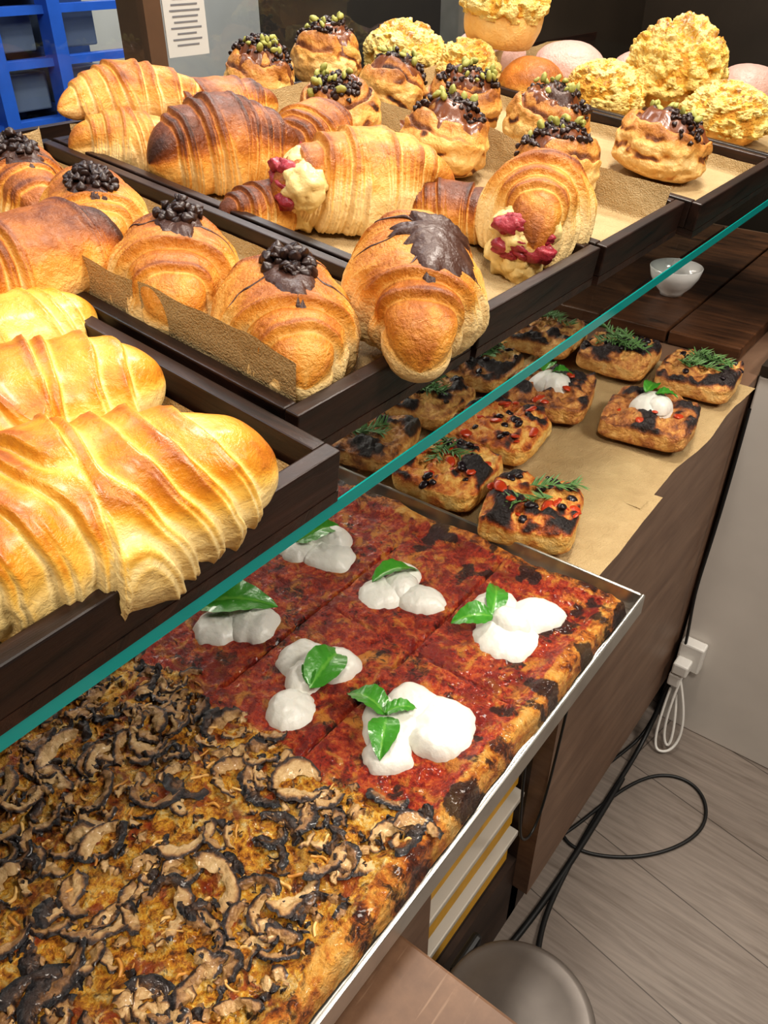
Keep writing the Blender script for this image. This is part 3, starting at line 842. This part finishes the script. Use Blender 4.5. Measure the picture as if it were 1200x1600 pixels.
cheese(-.503, .403, [(-.018, -.012, .028, 0, 1, 0), (.016, -.004, .032, .001, 1, .5), (.0, .014, .026, .006, 1, 0)], [(-.044, .006, .012, .086, .042, rad(4), .25), (-.04, .006, .016, .060, .028, rad(30), -.2)], 130)
cheese(-.390, .394, [(-.010, .018, .027, 0, 1, 0), (-.018, -.044, .026, .0, .95, .4), (.022, .010, .025, .002, 1, 0), (-.008, -.008, .020, .004, 1, 0)],
       [(.0, -.030, .010, .062, .038, rad(62), .2), (.0, -.028, .012, .034, .014, rad(95), 0)], 140)
cheese(-.275, .402, [(-.018, .002, .034, 0, 1, 0), (.024, .000, .036, .001, 1, .4), (-.022, -.030, .024, .001, 1, 0), (.0, .022, .026, .004, 1, 0), (.018, -.022, .022, .003, 1.2, .3)],
       [(-.024, .000, .012, .048, .030, rad(140), .2), (-.024, -.002, .012, .044, .028, rad(262), 0), (-.026, .000, .016, .030, .016, rad(15), 0)], 150)

# ------------------------------------------------------------------ focaccia on the counter
Pp = empty('baking_paper')
def flatsheet(name, cx, cy, w, h, yaw, z, seed, mat, parent):
    n = 70
    X, Y = np.meshgrid(np.linspace(-w/2, w/2, n), np.linspace(-h/2, h/2, n), indexing='ij')
    P = np.stack([X, Y, X*0], -1); Z = z+.008*np.clip(fbm(P, 9, seed)-.48, 0, 1)*2
    X = X+.012*(fbm(P, 10, seed+4)-.5)*ss(.7, 1, np.abs(X)/(w/2)); Y = Y+.012*(fbm(P, 10, seed+6)-.5)*ss(.7, 1, np.abs(Y)/(h/2))
    c, s = math.cos(yaw), math.sin(yaw)
    mesh_obj(name, np.stack([cx+c*X-s*Y, cy+s*X+c*Y, Z], -1).reshape(-1, 3), grid_faces(n, n), mat, None, True, parent)
flatsheet('sheet_a', -.59, .80, .70, .22, .02, .8512, 1, M_paper, Pp)
flatsheet('sheet_b', -.58, 1.10, .66, .44, -.03, .8522, 2, M_paper, Pp)

def foc(x, y, yaw, w, h, seed, kind, lx=1.0, dark=0., lift=0):
    nu, nv = 130, 170
    U, A = np.meshgrid(np.linspace(0, 1, nu), np.arange(nv)*2*math.pi/nv, indexing='ij'); phi = U*math.pi
    D = np.stack([np.sin(phi)*np.cos(A), np.sin(phi)*np.sin(A), np.cos(phi)], -1)
    p = 7.
    c = np.abs(D)
    r = 1/np.power(c[..., 0]**p+c[..., 1]**p+c[..., 2]**4.2*1.0+1e-9, 1/p)
    P = D*r[..., None]
    P = P/np.abs(P).max(axis=(0, 1))
    P = P*np.array([w/2*lx, w/2, h/2])
    n1 = fbm(P, 30, seed, 3); n2 = fbm(P, 75, seed+2, 3)
    topm = ss(.2, .8, P[..., 2]/(h/2))
    P[..., 2] += topm*(.034*(n1-.5)+.018*(n2-.5))
    P[..., :2] *= (1+.16*(fbm(P, 24, seed+7)-.5)+.05*(n2-.5))[..., None]
    P[..., 2] -= P[..., 2].min()
    edge = np.maximum(np.abs(P[..., 0])/(w/2*lx), np.abs(P[..., 1])/(w/2))
    brn = .12+dark+topm*(.18+.75*ss(.46, .64, n1)+.18*ss(.8, 1, edge))+.30*(1-topm)*ss(-.3, -1, D[..., 2])+.14*(1-topm)*fbm(P, 30, seed+5)
    mt = M_foct if kind in ('tomato', 'tomher') else M_foc
    V = P.reshape(-1, 3); F = grid_faces(nu, nv, True)
    ob = mesh_obj('focaccia_square', V, F, mt, {'brown': brn})
    ob.matrix_world = Matrix.Translation((x, y, .858+lift)) @ Matrix.Rotation(yaw, 4, 'Z')
    b = BVHTree.FromPolygons([tuple(v) for v in V.tolist()], F.tolist())
    if kind in ('tomato', 'tomher', 'mozz'): nuts(ob, b, 0, 0, w*.5, 10 if kind != 'mozz' else 5, seed, M_tom, size=(.005, .009), name='tomato_pieces', z0=-.001, zr=.001, sc=(1.3, .9, .35), spin=.4)
    if kind in ('olive', 'tomher', 'tomato'): nuts(ob, b, 0, 0, w*.5, 12, seed+3, M_olive, size=(.004, .0065), name='olives', z0=.000, zr=.002, sc=(1.1, 1, .6), spin=.6)
    if kind in ('olive', 'tomher', 'rose'):
        a = Acc(); q = random.Random(seed)
        for s_ in range(2 if kind != 'olive' else 5):
            px, py = q.uniform(-.2, .2)*w, q.uniform(-.2, .2)*w; yw = q.uniform(0, 6.28); zz = (drop(b, px, py) or h)+.006
            for i in range(38):
                u_ = i/38.; sx = px+math.cos(yw)*(u_-.5)*.06; sy = py+math.sin(yw)*(u_-.5)*.06
                l_ = q.uniform(.013, .021); ya = yw+q.choice([-1, 1])*q.uniform(.4, 1.0); pt = -q.uniform(-.1, .7)
                Vn = np.array([(0, -.0012, 0), (0, .0012, 0), (l_*.6, .0013, .0004), (l_, 0, 0), (l_*.6, -.0013, .0004), (l_*.5, 0, .0016)]) @ rotm(0, pt, ya).T+np.array([sx, sy, zz])
                a.add(Vn, [(0, 1, 5), (1, 2, 5), (2, 3, 5), (3, 4, 5), (4, 0, 5), (0, 4, 3, 2, 1)])
        a.obj('rosemary_sprigs', M_rose, ob, smooth=False)
    if kind == 'mozz':
        a = Acc(); zt = drop(b, 0, 0)-.004
        blob(a, 0, 0, zt, .031, .024, seed, 1, 0); blob(a, .008, -.006, zt+.008, .022, .018, seed+1, 1, 0)
        a.obj('mozzarella', M_mozz, ob)
        a = Acc(); leaf(a, -.012, -.006, zt+.026, .042, .022, rad(80), seed=seed); leaf(a, .0, .0, zt+.024, .032, .018, rad(20), seed=seed)
        a.obj('basil_leaves', M_basil, ob)
    return ob
F_ = [(-.475, .757, .1, .118, .046, 1, 'tomher'), (-.345, .742, .32, .114, .048, 2, 'tomher'), (-.480, .893, .1, .122, .044, 3, 'tomato'),
      (-.478, 1.038, .25, .128, .045, 4, 'mozz'), (-.325, 1.058, .15, .125, .044, 5, 'mozz'), (-.318, 1.24, .1, .118, .042, 6, 'olive'), (-.453, 1.235, .05, .118, .042, 7, 'olive'),
      (-.592, 1.235, .1, .122, .042, 8, 'rose'), (-.612, .765, .2, .118, .042, 9, 'rose'), (-.62, 1.06, .1, .126, .042, 10, 'olive'), (-.615, .910, .05, .120, .042, 11, 'olive'),
      (-.76, .80, 0, .12, .036, 12, 'rose'), (-.77, 1.0, 0, .12, .036, 13, 'rose'), (-.75, 1.2, 0, .12, .036, 14, 'tomato')]
for (x, y, yw, w, h, s, k) in F_:
    foc(x, y, yw, w, h, s, k, dark=.12 if s in (4, 5, 9) else .03)

# board and bowl at the far end
bd = empty('serving_board')
for i in range(5):
    box('plank', -.30-.132*(i+1)+.004, -.30-.132*i, 1.395, 2.1, .851, .876, M_board, bd, .003)
prof = [(.0, .0), (.022, .0), (.024, .006), (.036, .018), (.046, .036), (.050, .054), (.048, .055), (.043, .037), (.033, .021), (.018, .012), (0, .010)]
ns = 48; V = []
for r, z in prof:
    for k in range(ns):
        aa = 2*math.pi*k/ns; V.append((r*math.cos(aa), r*math.sin(aa), z))
bo = mesh_obj('small_bowl', V, grid_faces(len(prof), ns, True), M_ceramic); bo.location = (-.495, 1.575, .8765)

# ------------------------------------------------------------------ floor things
def cable(name, pts, r, mat, parent=None):
    c = bpy.data.curves.new(name, 'CURVE'); c.dimensions = '3D'; c.bevel_depth = r; c.bevel_resolution = 3; c.resolution_u = 12
    s = c.splines.new('NURBS'); s.points.add(len(pts)-1); s.use_endpoint_u = True; s.order_u = 4
    for p, v in zip(s.points, pts): p.co = (*v, 1)
    c.materials.append(mat); ob = bpy.data.objects.new(name, c); return link(ob, parent)
pc = empty('power_cables')
cable('loop', [(-.252, 1.33, .16), (-.25, 1.31, .02), (-.27, 1.232, .005), (-.31, 1.1, .004), (-.32, 1.0, .004), (-.28, .93, .004), (-.19, .965, .004), (-.11, 1.04, .004), (-.06, 1.15, .004), (-.11, 1.24, .004), (-.20, 1.22, .004), (-.25, 1.10, .005), (-.275, .98, .008), (-.31, .9, .005), (-.34, .8, .005)], .0035, M_black, pc)
cable('lead_a', [(-.245, 1.34, .18), (-.252, 1.30, .03), (-.25, 1.2, .006), (-.255, 1.05, .005), (-.25, .92, .006), (-.245, .85, .005), (-.235, .76, .005), (-.20, .68, .02), (-.17, .63, .01)], .005, M_black, pc)
cable('lead_b', [(-.25, 1.15, .006), (-.248, 1.0, .006), (-.25, .88, .006), (-.255, .75, .005), (-.27, .64, .005), (-.28, .55, .005)], .006, M_black, pc)
cable('hanging', [(-.25, .60, .80), (-.245, .61, .5), (-.25, .64, .4), (-.25, .70, .36), (-.252, .73, .5), (-.25, .74, .79)], .002, M_black, pc)
cable('wall_lead', [(-.25, 1.34, .80), (-.245, 1.34, .55), (-.250, 1.30, .42), (-.24, 1.335, .3), (-.24, 1.34, .24)], .003, M_black, pc)
cable('white_a', [(-.235, 1.325, .19), (-.20, 1.31, .12), (-.18, 1.30, .02), (-.21, 1.25, .006), (-.24, 1.27, .01), (-.24, 1.32, .14)], .003, M_plastic, pc)
cable('white_b', [(-.225, 1.325, .19), (-.23, 1.30, .10), (-.22, 1.27, .006), (-.19, 1.28, .01), (-.225, 1.32, .13)], .003, M_plastic, pc)
ps = empty('power_strip')
box('body', -.250, -.20, 1.335, 1.363, .19, .26, M_plastic, ps, .004)
box('plug', -.247, -.215, 1.305, 1.336, .195, .225, M_plastic, ps, .004)
box('plug_b', -.250, -.225, 1.31, 1.336, .155, .188, M_plastic, ps, .004)

# pedal bin
def lathe(name, prof, mat, parent, ns=64):
    V = []
    for r, z in prof:
        for k in range(ns):
            aa = 2*math.pi*k/ns; V.append((r*math.cos(aa), r*math.sin(aa), z))
    return mesh_obj(name, V, grid_faces(len(prof), ns, True), mat, None, True, parent)
pb = empty('pedal_bin', Matrix.Translation((-.150, .474, 0)))
lathe('body', [(0, 0), (.094, 0), (.094, .01), (.096, .30), (.094, .302), (0, .302)], simple('bin_dark', (.05, .045, .04), .4), pb)
lathe('lid', [(.100, .303), (.102, .312), (.100, .324), (.094, .329), (.090, .328), (.07, .333), (.03, .336), (0, .337)], simple('bin_lid_grey', (.15, .13, .115), .38, metal=.3, var=20), pb)
box('hinge', -.105, -.09, -.0, .065, .26, .325, M_black, pb, .006)

# ------------------------------------------------------------------ lights
def area(name, loc, target, size, power, col=(1, 1, 1), sy=None):
    l = bpy.data.lights.new(name, 'AREA'); l.energy = power; l.color = col; l.size = size
    if sy: l.shape = 'RECTANGLE'; l.size_y = sy
    o = bpy.data.objects.new(name, l); link(o); o.location = loc
    o.rotation_euler = (Vector(target)-Vector(loc)).to_track_quat('-Z', 'Y').to_euler(); return o
WARM = (1, .92, .82)
area('ceiling_lamp', (-.35, 1.0, 2.6), (-.45, .7, 1.1), .28, 19, WARM)
area('ceiling_lamp.001', (.3, -.4, 2.6), (-.4, .3, 1.0), .35, 19, WARM)
area('ceiling_lamp.002', (1.1, .9, 2.45), (-.4, .8, .85), .5, 29, (1, .94, .86))
area('ceiling_lamp.003', (-.6, 1.9, 2.6), (-.6, 1.3, 1.1), .3, 20, WARM)
area('backdrop_fill', (-1.75, 1.9, 2.55), (-2.5, 1.9, 1.1), .8, 44, (.95, .97, 1))  # added area lamp brightening the wall beyond the window, as daylight
area('window_daylight', (-1.2, .2, 2.2), (-.8, .7, 1.1), .5, 6, (.85, .93, 1))
area('under_shelf_fill', (-.95, .9, 1.12), (-.60, .9, .86), 1.5, 3.0, WARM, .03)  # added fill lamp under the shelf, brightens the focaccia below
w = bpy.data.worlds.new('world'); scene.world = w; w.use_nodes = True
w.node_tree.nodes['Background'].inputs['Color'].default_value = (.9, .93, 1, 1); w.node_tree.nodes['Background'].inputs['Strength'].default_value = .1
